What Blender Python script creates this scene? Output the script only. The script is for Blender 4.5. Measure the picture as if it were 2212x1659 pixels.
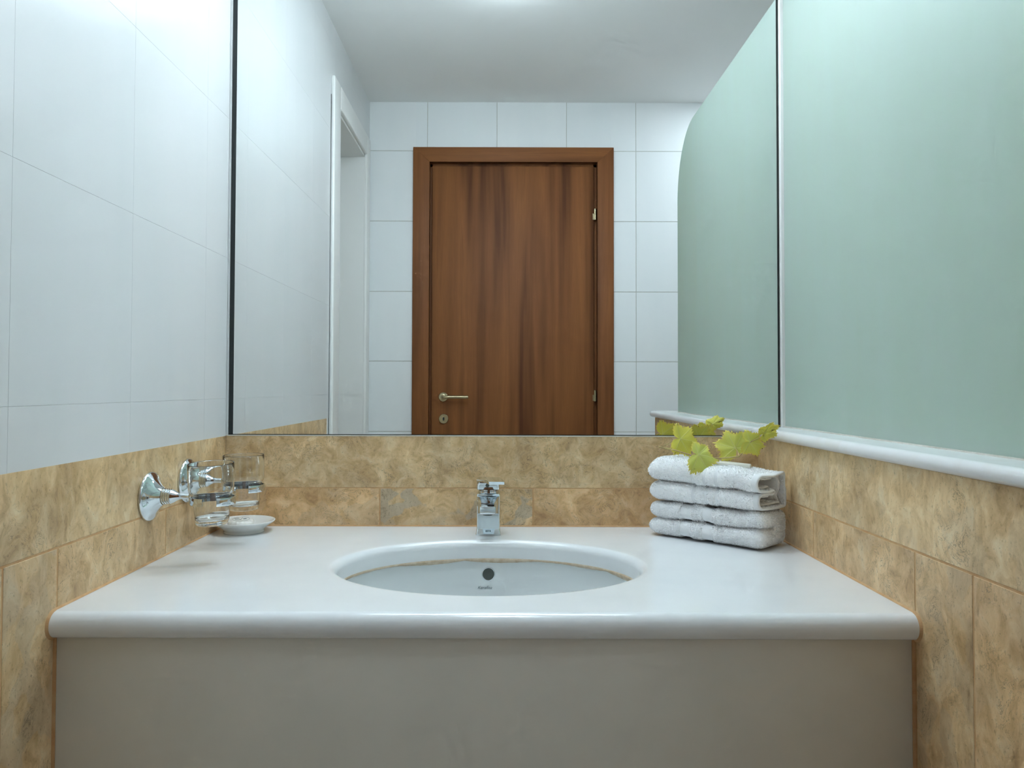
import bpy, bmesh, math, random
import numpy as np
from mathutils import Vector, Matrix
from mathutils.bvhtree import BVHTree

random.seed(7); rng = np.random.default_rng(7)
PI = math.pi
for o in list(bpy.data.objects): bpy.data.objects.remove(o)
SC = bpy.context.scene
COL = SC.collection

# ------------------------------------------------------------------ camera
FPX, PITCH, ROLL = 1659.0, 0.0244, 0.0027
CAM = Vector((0.0, -1.636, 1.144))
PX, PY = 1088.0, 797.5
cd = bpy.data.cameras.new('camera'); cam = bpy.data.objects.new('camera', cd); COL.objects.link(cam)
cd.sensor_width = 36.0; cd.sensor_fit = 'HORIZONTAL'; cd.lens = FPX / 2212 * 36
cd.shift_x = (1106 - PX) / 2212; cd.shift_y = -(829.5 - PY) / 2212
cd.clip_start = 0.01
RC = Matrix.Rotation(PI / 2 + PITCH, 3, 'X') @ Matrix.Rotation(ROLL, 3, 'Z')
cam.matrix_world = Matrix.Translation(CAM) @ RC.to_4x4()
SC.camera = cam
# ------------------------------------------------------------------ world, exposure
w = bpy.data.worlds.new('world'); SC.world = w; w.use_nodes = True
w.node_tree.nodes['Background'].inputs[0].default_value = (0.6, 0.75, 0.85, 1)
w.node_tree.nodes['Background'].inputs[1].default_value = 0.3
SC.view_settings.view_transform = 'Standard'; SC.view_settings.look = 'None'
SC.view_settings.gamma = 1.0; SC.view_settings.use_curve_mapping = False
SC.view_settings.exposure = -0.12
SC.cycles.use_denoising = True
SC.cycles.max_bounces = 10; SC.cycles.diffuse_bounces = 5; SC.cycles.glossy_bounces = 5
SC.cycles.transmission_bounces = 8; SC.cycles.transparent_max_bounces = 8
SC.cycles.sample_clamp_indirect = 20; SC.cycles.use_adaptive_sampling = True; SC.cycles.adaptive_threshold = 0.12; SC.cycles.adaptive_min_samples = 20; SC.cycles.use_light_tree = False
BAR_Y, BAR_Z, BAR_R, BAR_X0, BAR_X1, BAR_E = -.095, 2.128, .021, -.42, .38, 44.0   # added fill light bar above the mirror, out of view
DRUM = (0.0, -.595, 2.395, .122, .042, 32.0)     # ceiling lamp x, y, z, radius, drop, radiance
SPOT = (1.05, -1.34, 2.3945, .12, 44.0)     # added unseen fill light over the shower: x, y, z, radius, radiance
LAMP_C = (0.77, 0.90, 1.0)


# ------------------------------------------------------------------ helpers
def ray(x, y):
    return RC @ Vector(((x - PX) / FPX, (PY - y) / FPX, -1.0))


def at(x, y, d):            # the point seen at pixel x, y at d metres in front of the camera
    r = ray(x, y); return CAM + r * (d / r.y)


def tag(o, label=None, cat=None, group=None, kind=None):
    if label: o['label'] = label
    if cat: o['category'] = cat
    if group: o['group'] = group
    if kind: o['kind'] = kind
    return o


def empty(name, loc, parent=None):
    o = bpy.data.objects.new(name, None); COL.objects.link(o)
    o.location = loc; o.empty_display_size = 0.02
    if parent: o.parent = parent
    return o


def obj(name, verts, faces, mat, parent=None, smooth=False, mats=None, fm=None, angle=None):
    me = bpy.data.meshes.new(name)
    me.from_pydata([tuple(v) for v in verts], [], faces); me.update()
    for m in (mats or [mat]): me.materials.append(m)
    if fm is not None: me.polygons.foreach_set('material_index', fm)
    if smooth:
        me.polygons.foreach_set('use_smooth', [True] * len(me.polygons))
    o = bpy.data.objects.new(name, me); COL.objects.link(o)
    if smooth and angle: me.set_sharp_from_angle(angle=math.radians(angle))
    if parent: o.parent = parent
    return o


class MB:
    def __init__(s): s.v = []; s.f = []
    def add(s, vs, fs):
        n = len(s.v); s.v += [tuple(v) for v in vs]; s.f += [tuple(i + n for i in f) for f in fs]; return s
    def box(s, x0, x1, y0, y1, z0, z1):
        vs = [(x, y, z) for x in (x0, x1) for y in (y0, y1) for z in (z0, z1)]
        return s.add(vs, [(0, 1, 3, 2), (4, 6, 7, 5), (0, 4, 5, 1), (2, 3, 7, 6), (0, 2, 6, 4), (1, 5, 7, 3)])
    def rings(s, rings, closed=True, cap0=False, cap1=False):
        n = len(rings[0]); base = len(s.v)
        for r in rings: s.v += [tuple(p) for p in r]
        m = n if closed else n - 1
        for i in range(len(rings) - 1):
            for j in range(m):
                a = base + i * n + j; b = base + i * n + (j + 1) % n
                s.f.append((a, b, b + n, a + n))
        if cap0: s.f.append(tuple(base + j for j in range(n))[::-1])
        if cap1: s.f.append(tuple(base + (len(rings) - 1) * n + j for j in range(n)))
        return s
    def lathe(s, prof, n=48, M=None, cap0=False, cap1=False):
        M = M or Matrix.Identity(4); R = []
        for r, z in prof:
            R.append([M @ Vector((r * math.cos(2 * PI * k / n), r * math.sin(2 * PI * k / n), z)) for k in range(n)])
        return s.rings(R, True, cap0, cap1)
    def tube(s, pts, rad, n=12, caps=True):
        pts = [Vector(p) for p in pts]; R = []
        up = Vector((0, 0, 1)); prev = None
        for i, p in enumerate(pts):
            t = (pts[min(i + 1, len(pts) - 1)] - pts[max(i - 1, 0)]).normalized()
            a = (prev if prev is not None else (up if abs(t.z) < .9 else Vector((1, 0, 0))))
            a = (a - t * a.dot(t)).normalized(); prev = a; b = t.cross(a)
            r = rad[i] if isinstance(rad, (list, tuple)) else rad
            R.append([p + (a * math.cos(2 * PI * k / n) + b * math.sin(2 * PI * k / n)) * r for k in range(n)])
        return s.rings(R, True, caps, caps)
    def build(s, name, mat, parent=None, smooth=False, angle=None, fix=True):
        o = obj(name, s.v, s.f, mat, parent, smooth, angle=angle)
        if fix:
            bm = bmesh.new(); bm.from_mesh(o.data); bmesh.ops.recalc_face_normals(bm, faces=bm.faces); bm.to_mesh(o.data); bm.free()
            if smooth and angle: o.data.set_sharp_from_angle(angle=math.radians(angle))
        return o


def bevel(o, wd, seg=3, ang=40):
    m = o.modifiers.new('bevel', 'BEVEL'); m.width = wd; m.segments = seg
    m.limit_method = 'ANGLE'; m.angle_limit = math.radians(ang); m.harden_normals = False
    o.data.polygons.foreach_set('use_smooth', [True] * len(o.data.polygons))
    return o


def spline(pts, n=8):       # Catmull-Rom
    P = [Vector(p) for p in pts]; P = [P[0] * 2 - P[1]] + P + [P[-1] * 2 - P[-2]]; out = []
    for i in range(1, len(P) - 2):
        for k in range(n):
            t = k / n
            out.append(0.5 * ((2 * P[i]) + (P[i + 1] - P[i - 1]) * t + (2 * P[i - 1] - 5 * P[i] + 4 * P[i + 1] - P[i + 2]) * t * t
                       + (3 * P[i] - P[i - 1] - 3 * P[i + 1] + P[i + 2]) * t ** 3))
    out.append(P[-2]); return out


# ------------------------------------------------------------------ materials
class NT:
    def __init__(s, name):
        s.m = bpy.data.materials.new(name); s.m.use_nodes = True; s.t = s.m.node_tree
        s.b = s.t.nodes['Principled BSDF']; s.out = s.t.nodes['Material Output']
    def n(s, kind, **kw):
        nd = s.t.nodes.new(kind)
        for k, v in kw.items():
            if k in nd.inputs.keys(): s.set(nd.inputs[k], v)
            else: setattr(nd, k, v)
        return nd
    def set(s, inp, v):
        if isinstance(v, bpy.types.NodeSocket): s.t.links.new(v, inp)
        else: inp.default_value = v
    def p(s, **kw):
        for k, v in kw.items(): s.set(s.b.inputs[k.replace('_', ' ')], v)
        return s
    def mix(s, f, a, b, mode='MIX'):
        nd = s.t.nodes.new('ShaderNodeMix'); nd.data_type = 'RGBA'; nd.blend_type = mode
        s.set(nd.inputs[0], f); s.set(nd.inputs[6], a); s.set(nd.inputs[7], b); return nd.outputs[2]
    def math(s, op, a, b=0.0):
        nd = s.t.nodes.new('ShaderNodeMath'); nd.operation = op; s.set(nd.inputs[0], a); s.set(nd.inputs[1], b); return nd.outputs[0]
    def noise(s, vec, scale, detail=4.0, rough=0.55, dist=0.0):
        nd = s.n('ShaderNodeTexNoise', Vector=vec, Scale=scale, Detail=detail, Roughness=rough, Distortion=dist); return nd.outputs['Fac']
    def ramp(s, f, stops):
        nd = s.t.nodes.new('ShaderNodeValToRGB'); s.set(nd.inputs[0], f)
        e = nd.color_ramp.elements
        while len(e) < len(stops): e.new(0.5)
        for i, (p, c) in enumerate(stops):
            e[i].position = p; e[i].color = (c if isinstance(c, tuple) else (c, c, c)) + (1,)
        return nd.outputs[0]
    def bump(s, h, strength=0.2, dist=0.001):
        nd = s.n('ShaderNodeBump', Height=h, Strength=strength, Distance=dist); s.t.links.new(nd.outputs[0], s.b.inputs['Normal']); return s
    def pos(s): return s.n('ShaderNodeNewGeometry').outputs['Position']
    def objc(s): return s.n('ShaderNodeTexCoord').outputs['Object']


def c4(c): return tuple(c) + (1.0,) if len(c) == 3 else c


def plain(name, col, rough=0.5, metal=0.0, **kw):
    m = NT(name); m.p(Base_Color=c4(col), Roughness=rough, Metallic=metal, **kw); return m.m


def mottled(name, a, b, scale, rough=0.4, bump=0.0, **kw):
    m = NT(name); v = m.pos(); f = m.noise(v, scale, 5)
    m.p(Base_Color=m.mix(m.ramp(f, [(0.3, 0.0), (0.7, 1.0)]), c4(a), c4(b)), Roughness=rough, **kw)
    if bump: m.bump(m.noise(v, scale * 30, 2), bump, 0.0005)
    return m.m


def stone_mat(name, stretch=1.0, seed=0.0):
    m = NT(name)
    at_ = m.n('ShaderNodeAttribute', attribute_name='tile')
    sep = m.n('ShaderNodeSeparateColor', Color=at_.outputs['Color'])
    add = m.n('ShaderNodeVectorMath', operation='MULTIPLY'); m.set(add.inputs[0], at_.outputs['Color']); m.set(add.inputs[1], (7.3, 5.1, 9.7))
    mp = m.n('ShaderNodeMapping'); m.set(mp.inputs['Vector'], m.pos()); mp.inputs['Scale'].default_value = (1, 1, stretch)
    v0 = m.n('ShaderNodeVectorMath', operation='ADD'); m.set(v0.inputs[0], mp.outputs[0]); m.set(v0.inputs[1], add.outputs[0])
    v = v0.outputs[0]
    warp = m.n('ShaderNodeTexNoise', Vector=v, Scale=14.0, Detail=3.0)
    wv = m.n('ShaderNodeVectorMath', operation='SCALE'); m.set(wv.inputs[0], warp.outputs['Color']); wv.inputs['Scale'].default_value = 0.06
    v2n = m.n('ShaderNodeVectorMath', operation='ADD'); m.set(v2n.inputs[0], v); m.set(v2n.inputs[1], wv.outputs[0]); v2 = v2n.outputs[0]
    big = m.noise(v2, 9.0, 3, 0.5)
    mid = m.noise(v2, 34.0, 6, 0.64, 0.5)
    fine = m.noise(v, 170.0, 4, 0.6)
    base = m.ramp(mid, [(0.28, (0.48, 0.315, 0.155)), (0.42, (0.70, 0.485, 0.25)), (0.54, (0.83, 0.61, 0.345)), (0.68, (0.91, 0.74, 0.48))])
    warmc = m.mix(m.ramp(big, [(0.35, 0.0), (0.65, 0.75)]), base, m.mix(1.0, base, (0.70, 0.69, 0.68, 1), 'MULTIPLY'))
    # clast outlines: rounded patches of lighter and greyer stone
    vor = m.n('ShaderNodeTexVoronoi', Vector=v2, Scale=30.0); vor.feature = 'SMOOTH_F1'; vor.inputs['Smoothness'].default_value = 0.3
    cl = m.ramp(m.n('ShaderNodeSeparateColor', Color=vor.outputs['Color']).outputs[0], [(0.45, 0.0), (0.70, 1.0)])
    greyamt = m.math('MULTIPLY', cl, m.math('MULTIPLY', sep.outputs[1], 0.75))
    c2 = m.mix(greyamt, warmc, (0.50, 0.44, 0.34, 1))
    tan = m.mix(m.math('MULTIPLY', sep.outputs[0], 0.60), c2, m.mix(1.0, c2, (1.06, 0.84, 0.66, 1), 'MULTIPLY'))
    sp = m.ramp(fine, [(0.30, (0.62, 0.60, 0.56)), (0.42, (1.0, 1.0, 1.0)), (0.62, (1.0, 1.0, 1.0)), (0.74, (1.15, 1.13, 1.1))])
    c3 = m.mix(0.8, tan, sp, 'MULTIPLY')
    blot = m.ramp(m.noise(v2, 5.5, 4, 0.6, 0.8), [(0.47, 0.0), (0.56, 1.0)])
    c3 = m.mix(m.math('MULTIPLY', blot, 0.42), c3, m.mix(1.0, c3, (0.70, 0.63, 0.54, 1), 'MULTIPLY'))
    # dark pits and hair cracks
    crn = m.noise(v2, 34.0, 5, 0.68, 1.2)
    crk = m.ramp(m.math('ABSOLUTE', m.math('SUBTRACT', crn, 0.5)), [(0.0, 1.0), (0.012, 0.0)])
    crm = m.ramp(m.noise(v, 11.0, 2), [(0.48, 0.0), (0.60, 0.8)])
    cr = m.math('MULTIPLY', crk, crm)
    pit = m.ramp(m.noise(v, 330.0, 2, 0.5), [(0.25, 0.75), (0.31, 0.0)])
    c4_ = m.mix(m.math('MAXIMUM', cr, m.math('MULTIPLY', pit, 0.8)), c3, (0.13, 0.095, 0.06, 1))
    m.p(Base_Color=c4_, Roughness=0.36)
    m.bump(fine, 0.12, 0.0006)
    return m.m


def wood_mat(name, dark=1.0, along='Z'):
    m = NT(name); v = m.pos()
    mp = m.n('ShaderNodeMapping'); m.set(mp.inputs['Vector'], v)
    mp.inputs['Scale'].default_value = (1, 1, 0.05) if along == 'Z' else (0.06, 1, 1)
    a = m.noise(mp.outputs[0], 14.0, 3, 0.5, 0.4); b = m.noise(mp.outputs[0], 240.0, 2, 0.5)
    cc = m.ramp(a, [(0.30, (0.105, 0.036, 0.013)), (0.46, (0.235, 0.086, 0.027)), (0.60, (0.295, 0.112, 0.034)), (0.75, (0.18, 0.062, 0.021))])
    cc = m.mix(m.math('MULTIPLY', b, 0.35), cc, (0.10, 0.036, 0.014, 1))
    m.p(Base_Color=cc, Roughness=0.5, Specular_IOR_Level=0.18); return m.m


M = {}
M['stone_back'] = stone_mat('stone_back', 1.0)
M['stone_side'] = stone_mat('stone_side', 0.75)
M['orange_grout'] = mottled('orange_grout', (0.54, 0.30, 0.13), (0.62, 0.40, 0.21), 60, 0.8)
M['pale_grout'] = mottled('pale_grout', (0.50, 0.50, 0.45), (0.58, 0.57, 0.52), 40, 0.8)
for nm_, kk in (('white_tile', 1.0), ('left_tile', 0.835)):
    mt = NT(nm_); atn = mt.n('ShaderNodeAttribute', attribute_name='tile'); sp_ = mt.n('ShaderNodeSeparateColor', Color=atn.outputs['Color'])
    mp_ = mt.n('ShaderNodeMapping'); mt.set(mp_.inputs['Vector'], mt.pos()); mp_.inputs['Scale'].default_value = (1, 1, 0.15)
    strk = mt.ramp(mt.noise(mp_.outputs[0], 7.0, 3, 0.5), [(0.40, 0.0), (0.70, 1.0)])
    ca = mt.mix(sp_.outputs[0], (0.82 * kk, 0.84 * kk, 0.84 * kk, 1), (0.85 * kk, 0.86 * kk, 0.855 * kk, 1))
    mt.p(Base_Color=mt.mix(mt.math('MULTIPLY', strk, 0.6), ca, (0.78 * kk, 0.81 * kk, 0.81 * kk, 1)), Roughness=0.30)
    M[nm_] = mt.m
M['plaster'] = mottled('plaster', (0.87, 0.875, 0.86), (0.89, 0.89, 0.875), 3, 0.85)
M['white_paint'] = plain('white_paint', (0.80, 0.80, 0.775), 0.35)
M['marble'] = mottled('marble', (0.775, 0.80, 0.815), (0.825, 0.845, 0.855), 9, 0.16)
mm = NT('marble_ledge'); v = mm.pos(); mp_ = mm.n('ShaderNodeMapping'); mm.set(mp_.inputs['Vector'], v); mp_.inputs['Scale'].default_value = (1, 1.0, 1)
vn = mm.ramp(mm.noise(v, 9.0, 5, 0.6, 1.0), [(0.50, 0.0), (0.75, 1.0)])
mm.p(Base_Color=mm.mix(mm.math('MULTIPLY', vn, 0.45), (0.80, 0.805, 0.80, 1), (0.70, 0.64, 0.56, 1)), Roughness=0.22); M['marble_ledge'] = mm.m
M['panel'] = mottled('panel', (0.66, 0.64, 0.57), (0.70, 0.675, 0.60), 12, 0.45)
M['ceramic'] = plain('ceramic', (0.74, 0.775, 0.78), 0.10)
M['white_china'] = plain('white_china', (0.78, 0.79, 0.77), 0.12)
M['chrome'] = plain('chrome', (0.70, 0.745, 0.77), 0.07, 1.0)
M['brass'] = plain('brass', (0.50, 0.43, 0.27), 0.32, 1.0)
M['dark_metal'] = plain('dark_metal', (0.085, 0.10, 0.09), 0.35, 0.2)
M['black'] = plain('black', (0.016, 0.022, 0.022), 0.4)
M['ink'] = plain('ink', (0.12, 0.17, 0.19), 0.5)
M['mirror'] = plain('mirror', (0.915, 0.935, 0.93), 0.0, 1.0)
M['sealant'] = mottled('sealant', (0.70, 0.68, 0.62), (0.60, 0.56, 0.48), 60, 0.5)
M['glue'] = mottled('glue', (0.50, 0.37, 0.24), (0.68, 0.58, 0.45), 90, 0.6)
M['clear_glass'] = plain('clear_glass', (0.97, 0.99, 0.985), 0.0, 0.0, Transmission_Weight=1.0, IOR=1.48)
M['wood'] = wood_mat('wood'); M['wood_across'] = wood_mat('wood_across', along='X')
M['floor'] = mottled('floor', (0.76, 0.73, 0.66), (0.80, 0.77, 0.71), 8, 0.3)
M['cream'] = plain('cream', (0.80, 0.78, 0.70), 0.4, 0.0)
M['paper'] = mottled('paper', (0.80, 0.79, 0.75), (0.74, 0.73, 0.69), 80, 0.4)
# towel
tw = NT('terry'); tn = tw.noise(tw.pos(), 260.0, 3)
tw.p(Base_Color=tw.mix(tn, (0.955, 0.965, 0.975, 1), (0.985, 0.99, 0.995, 1)), Roughness=0.95, Sheen_Weight=0.3); M['terry'] = tw.m
wv_ = NT('woven_band'); wn = wv_.n('ShaderNodeTexWave', Vector=wv_.pos(), Scale=260.0, Distortion=1.0)
wv_.p(Base_Color=(0.85, 0.865, 0.88, 1), Roughness=0.85); wv_.bump(wn.outputs['Fac'], 0.3, 0.0004); M['woven'] = wv_.m
# frosted glass
fg = NT('frosted_glass'); t = fg.t
dif = fg.n('ShaderNodeBsdfDiffuse'); trn = fg.n('ShaderNodeBsdfTranslucent'); gl = fg.n('ShaderNodeBsdfGlossy', Roughness=0.42)
gl.inputs['Color'].default_value = (0.85, 0.95, 0.93, 1)
dif.inputs['Color'].default_value = (0.66, 0.72, 0.70, 1); trn.inputs['Color'].default_value = (0.60, 0.86, 0.66, 1)
gmp = fg.n('ShaderNodeMapping'); fg.set(gmp.inputs['Vector'], fg.pos()); gmp.inputs['Scale'].default_value = (1, 1, 0.22)
gst = fg.ramp(fg.noise(gmp.outputs[0], 9.0, 4, 0.55), [(0.38, 0.0), (0.68, 1.0)])
fg.set(dif.inputs['Color'], fg.mix(gst, (0.675, 0.73, 0.71, 1), (0.64, 0.71, 0.68, 1)))
fg.set(trn.inputs['Color'], fg.mix(gst, (0.53, 0.85, 0.60, 1), (0.57, 0.83, 0.54, 1)))
m1 = fg.n('ShaderNodeMixShader'); m1.inputs[0].default_value = 0.45; t.links.new(dif.outputs[0], m1.inputs[1]); t.links.new(trn.outputs[0], m1.inputs[2])
fr = fg.n('ShaderNodeFresnel'); fr.inputs['IOR'].default_value = 1.35
m2 = fg.n('ShaderNodeMixShader'); t.links.new(fr.outputs[0], m2.inputs[0]); t.links.new(m1.outputs[0], m2.inputs[1]); t.links.new(gl.outputs[0], m2.inputs[2])
t.links.new(m2.outputs[0], fg.out.inputs['Surface']); M['frosted'] = fg.m
M['glass_edge'] = plain('glass_edge', (0.35, 0.55, 0.48), 0.3)
# leaf
lf = NT('vine_leaf'); la = lf.n('ShaderNodeAttribute', attribute_name='leaf'); ls = lf.n('ShaderNodeSeparateColor', Color=la.outputs['Color'])
ln = lf.noise(lf.objc(), 45.0, 3)
gy = lf.mix(lf.math('MAXIMUM', lf.math('MULTIPLY', ls.outputs[1], 0.8), lf.ramp(ln, [(0.45, 0.0), (0.75, 0.5)])), (0.66, 0.72, 0.20, 1), (0.90, 0.80, 0.10, 1))
gy = lf.mix(ls.outputs[2], gy, (0.88, 0.74, 0.14, 1))
cc_ = lf.mix(lf.math('MULTIPLY', ls.outputs[0], 0.55), gy, (0.86, 0.84, 0.42, 1))
cc_ = lf.mix(lf.ramp(lf.noise(lf.objc(), 120.0, 1), [(0.70, 0.0), (0.76, 0.8)]), cc_, (0.20, 0.13, 0.05, 1))
lf.p(Base_Color=cc_, Roughness=0.5); lf.bump(ls.outputs[0], 0.5, 0.001)
tl = lf.n('ShaderNodeBsdfTranslucent'); lf.set(tl.inputs['Color'], cc_); mx = lf.n('ShaderNodeMixShader'); mx.inputs[0].default_value = 0.3
lf.t.links.new(lf.b.outputs[0], mx.inputs[1]); lf.t.links.new(tl.outputs[0], mx.inputs[2]); lf.t.links.new(mx.outputs[0], lf.out.inputs['Surface'])
M['leaf'] = lf.m
M['stem'] = mottled('stem', (0.33, 0.22, 0.09), (0.50, 0.40, 0.14), 60, 0.6)

# ------------------------------------------------------------------ added fill bar above the mirror, out of the frame, brightens the door wall
em = NT('fill_tube'); e_ = em.n('ShaderNodeEmission'); e_.inputs[0].default_value = LAMP_C + (1,); e_.inputs[1].default_value = BAR_E
em.t.links.new(e_.outputs[0], em.out.inputs['Surface'])
lamp = empty('mirror_fill_bar', (0, 0, 2.15)); tag(lamp, 'added fill light bar with a flat top shade above the wall mirror, out of view', 'fill light')
for nm, o_ in (('tube', MB().tube([(BAR_X0, BAR_Y, BAR_Z), (BAR_X1, BAR_Y, BAR_Z)], BAR_R, 20).build('tube', em.m, None, True, 40)),
               ('shade', bevel(MB().box(BAR_X0 - .03, BAR_X1 + .03, -.160, .003, BAR_Z + .030, BAR_Z + .038).build('shade', M['white_paint']), .002, 2)),  # added with the bar, limits its light on the ceiling
               ('end_cap', MB().box(BAR_X0 - .02, BAR_X0 - .001, BAR_Y - .026, BAR_Y + .026, BAR_Z - .026, BAR_Z + .030).build('end_cap', M['white_paint'])),
               ('end_cap', MB().box(BAR_X1 + .001, BAR_X1 + .02, BAR_Y - .026, BAR_Y + .026, BAR_Z - .026, BAR_Z + .030).build('end_cap', M['white_paint']))):
    o_.parent = lamp; o_.matrix_parent_inverse = Matrix.Translation((0, 0, -2.15))


lx, ly, lz, lr_, ld_, le_ = DRUM
em = NT('lamp_diffuser'); e_ = em.n('ShaderNodeEmission'); e_.inputs[0].default_value = LAMP_C + (1,); e_.inputs[1].default_value = le_
em.t.links.new(e_.outputs[0], em.out.inputs['Surface'])
lamp = empty('ceiling_lamp', (lx, ly, lz)); tag(lamp, 'round white drum-shaped lamp on the ceiling above the washbasin counter', 'ceiling lamp')
MB().lathe([(0.0001, -.0002), (lr_ + .008, -.0002), (lr_ + .008, -.008), (lr_ + .001, -.010)], 64).build('lamp_rim', M['white_paint'], lamp, True, 40)
MB().lathe([(lr_, -.009), (lr_, -ld_ * .75), (lr_ * .96, -ld_ * .92), (lr_ * .86, -ld_), (.0001, -ld_)], 48).build('diffuser', em.m, lamp, True, 60)

lx, ly, lz, lr_, le_ = SPOT  # added unseen fill light, lifts the counter front and left wall
em = NT('shower_fill_disc'); e_ = em.n('ShaderNodeEmission'); e_.inputs[0].default_value = LAMP_C + (1,); e_.inputs[1].default_value = le_
em.t.links.new(e_.outputs[0], em.out.inputs['Surface'])
lamp = empty('shower_fill_light', (lx, ly, lz)); tag(lamp, 'added flat round fill light, unseen, in the ceiling over the shower behind the frosted screen', 'ceiling lamp')
MB().lathe([(lr_ + .001, -.0001), (lr_ + .001, -.003), (lr_ + .010, -.002), (lr_ + .011, -.0001)], 48).build('lamp_rim', M['white_paint'], lamp, True, 40)
MB().lathe([(lr_, -.0008), (.0001, -.0008)], 40).build('diffuser', em.m, lamp)

# ------------------------------------------------------------------ tiled walls
def tiles(name, axis, plane, sign, regions, us, vs, mat, parent, gap=0.0032, depth=0.004, cham=0.0003, tints=None, long_top=False):
    """axis 'x': wall at X=plane, u=Y; axis 'y': wall at Y=plane, u=X. sign: way the face looks. Each tile is a slab of its own."""
    V, F, T = [], [], []

    def P(u, v, d): return (plane - sign * d, u, v) if axis == 'x' else (u, plane - sign * d, v)
    k = 0
    for (u0, u1, v0, v1) in regions:
        uu = [u0] + sorted(u for u in ([] if (long_top and v1 - v0 < .12) else us) if u0 + .004 < u < u1 - .004) + [u1]
        vv = [v0] + sorted(q for q in vs if v0 + .004 < q < v1 - .004) + [v1]
        for i in range(len(uu) - 1):
            for j in range(len(vv) - 1):
                a, b, c, d = uu[i], uu[i + 1], vv[j], vv[j + 1]
                g = gap / 2; a += g * (i > 0); b -= g * (i < len(uu) - 2); c += g * (j > 0); d -= g * (j < len(vv) - 2)
                q = cham; n = len(V)
                V += [P(a, c, depth), P(b, c, depth), P(b, d, depth), P(a, d, depth), P(a, c, q), P(b, c, q), P(b, d, q), P(a, d, q),
                      P(a + q, c + q, 0), P(b - q, c + q, 0), P(b - q, d - q, 0), P(a + q, d - q, 0)]
                fs = [(8, 9, 10, 11)] + [(4 + e, 4 + (e + 1) % 4, 8 + (e + 1) % 4, 8 + e) for e in range(4)] + [(e, (e + 1) % 4, 4 + (e + 1) % 4, 4 + e) for e in range(4)]
                F += [tuple(n + e for e in f) for f in fs]
                tint = tints[k % len(tints)] if tints else (random.random(), random.random(), random.random())
                T += [tint] * 12; k += 1
    o = obj(name, V, F, mat, parent)
    ca = o.data.color_attributes.new('tile', 'FLOAT_COLOR', 'POINT')
    ca.data.foreach_set('color', np.array([list(t) + [1] for t in T], dtype=np.float32).ravel())
    bm = bmesh.new(); bm.from_mesh(o.data); bmesh.ops.recalc_face_normals(bm, faces=bm.faces); bm.to_mesh(o.data); bm.free()
    return o


XL, XR, YB, ZT, CE = -0.59, 0.541, -1.70, 1.0405, 2.395
XG = 0.595                                            # room face of the glass screen
wl = tag(MB().box(-0.70, XL - .0015, -.955, 0.1, 0, 2.5).build('wall_left', M['plaster']), kind='structure')
MB().box(-0.70, XL - .0012, -1.655, -.955, 2.145, 2.5).box(-.70, XL - .0012, -1.72, -1.60, 0, 2.5).build('lintel', M['pale_grout'], wl)
MB().box(-0.70, XL - .0004, -.93, 0.0, 0, ZT).build('stone_grout', M['orange_grout'], wl)
tiles('stone_tiles', 'x', XL, 1, [(-.93, 0, 0.33, .9294), (-.93, 0, .9326, ZT)], [-.287, -.613, -.725], [.931], M['stone_side'], wl,
      tints=[(.1, .5, .3), (.15, .45, .9), (.35, .1, .5), (.40, .1, .2), (.05, .15, .66)], long_top=True)
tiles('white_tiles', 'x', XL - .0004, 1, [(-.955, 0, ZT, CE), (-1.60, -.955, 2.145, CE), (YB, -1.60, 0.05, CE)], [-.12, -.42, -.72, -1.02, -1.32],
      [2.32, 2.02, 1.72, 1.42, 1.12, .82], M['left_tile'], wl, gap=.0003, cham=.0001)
wb = tag(MB().box(-.70, 1.6, .012, .1, 0, 2.5).build('wall_back', M['pale_grout']), kind='structure')
MB().box(XL, XR + .05, .0004, .02, 0, ZT).build('stone_grout', M['orange_grout'], wb)
tiles('stone_tiles', 'y', 0, -1, [(XL, XR, .33, .9298), (XL, XR, .9322, ZT)], [-.262, .063, .389], [.931], M['stone_back'], wb,
      tints=[(.75, .35, .11), (.25, .95, .43), (.80, .15, .77), (.75, .2, .31), (.10, .15, .55)], long_top=True)
tiles('white_tiles', 'y', .004, -1, [(XL, 1.5, 2.003, CE)], [-.33, -.03, .27, .57, .87, 1.17], [], M['white_tile'], wb, gap=.002)
tiles('white_tiles', 'y', .004, -1, [(XG + .008, 1.5, .05, 2.003)], [.87, 1.17], [.35, .65, .95, 1.25, 1.55, 1.85], M['white_tile'], wb, gap=.002)
wr = tag(MB().box(XR + .0004, .655, -1.108, 0.01, 0, ZT + .001).build('wall_right', M['orange_grout']), kind='structure')
tiles('stone_tiles', 'x', XR, -1, [(-1.108, 0, .33, .9294), (-1.108, 0, .9326, ZT)], [-.290, -.621, -.746, -1.07], [.931], M['stone_side'], wr,
      tints=[(.2, .3, .3), (.55, .15, .52), (.25, .35, .71), (.35, .15, .23), (.4, .2, .81), (.05, .2, .15)], long_top=True)
tiles('stone_tiles', 'y', -1.111, -1, [(XR, .655, .33, .931), (XR, .655, .931, ZT)], [], [], M['stone_side'], wr)
wd = tag(MB().box(-.70, -.33, YB - .15, YB - .0015, 0, 2.5).box(.413, 1.6, YB - .15, YB - .0015, 0, 2.5).box(-.33, .413, YB - .15, YB - .0015, 2.135, 2.5)
         .build('wall_front', M['pale_grout']), kind='structure')
zs = [2.180, 1.871, 1.563, 1.259, .954, .65, .345]; xs = [-.640 + .304 * k for k in range(8)]
tiles('white_tiles', 'y', YB, 1, [(XL, -.385, 0.05, CE), (.465, 1.5, .05, CE), (-.385, .465, 2.18, CE)], xs, zs, M['white_tile'], wd, gap=.0028)
wf = tag(MB().box(1.5, 1.6, YB - .1, .1, 0, 2.5).build('wall_far_right', M['pale_grout']), kind='structure')
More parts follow.
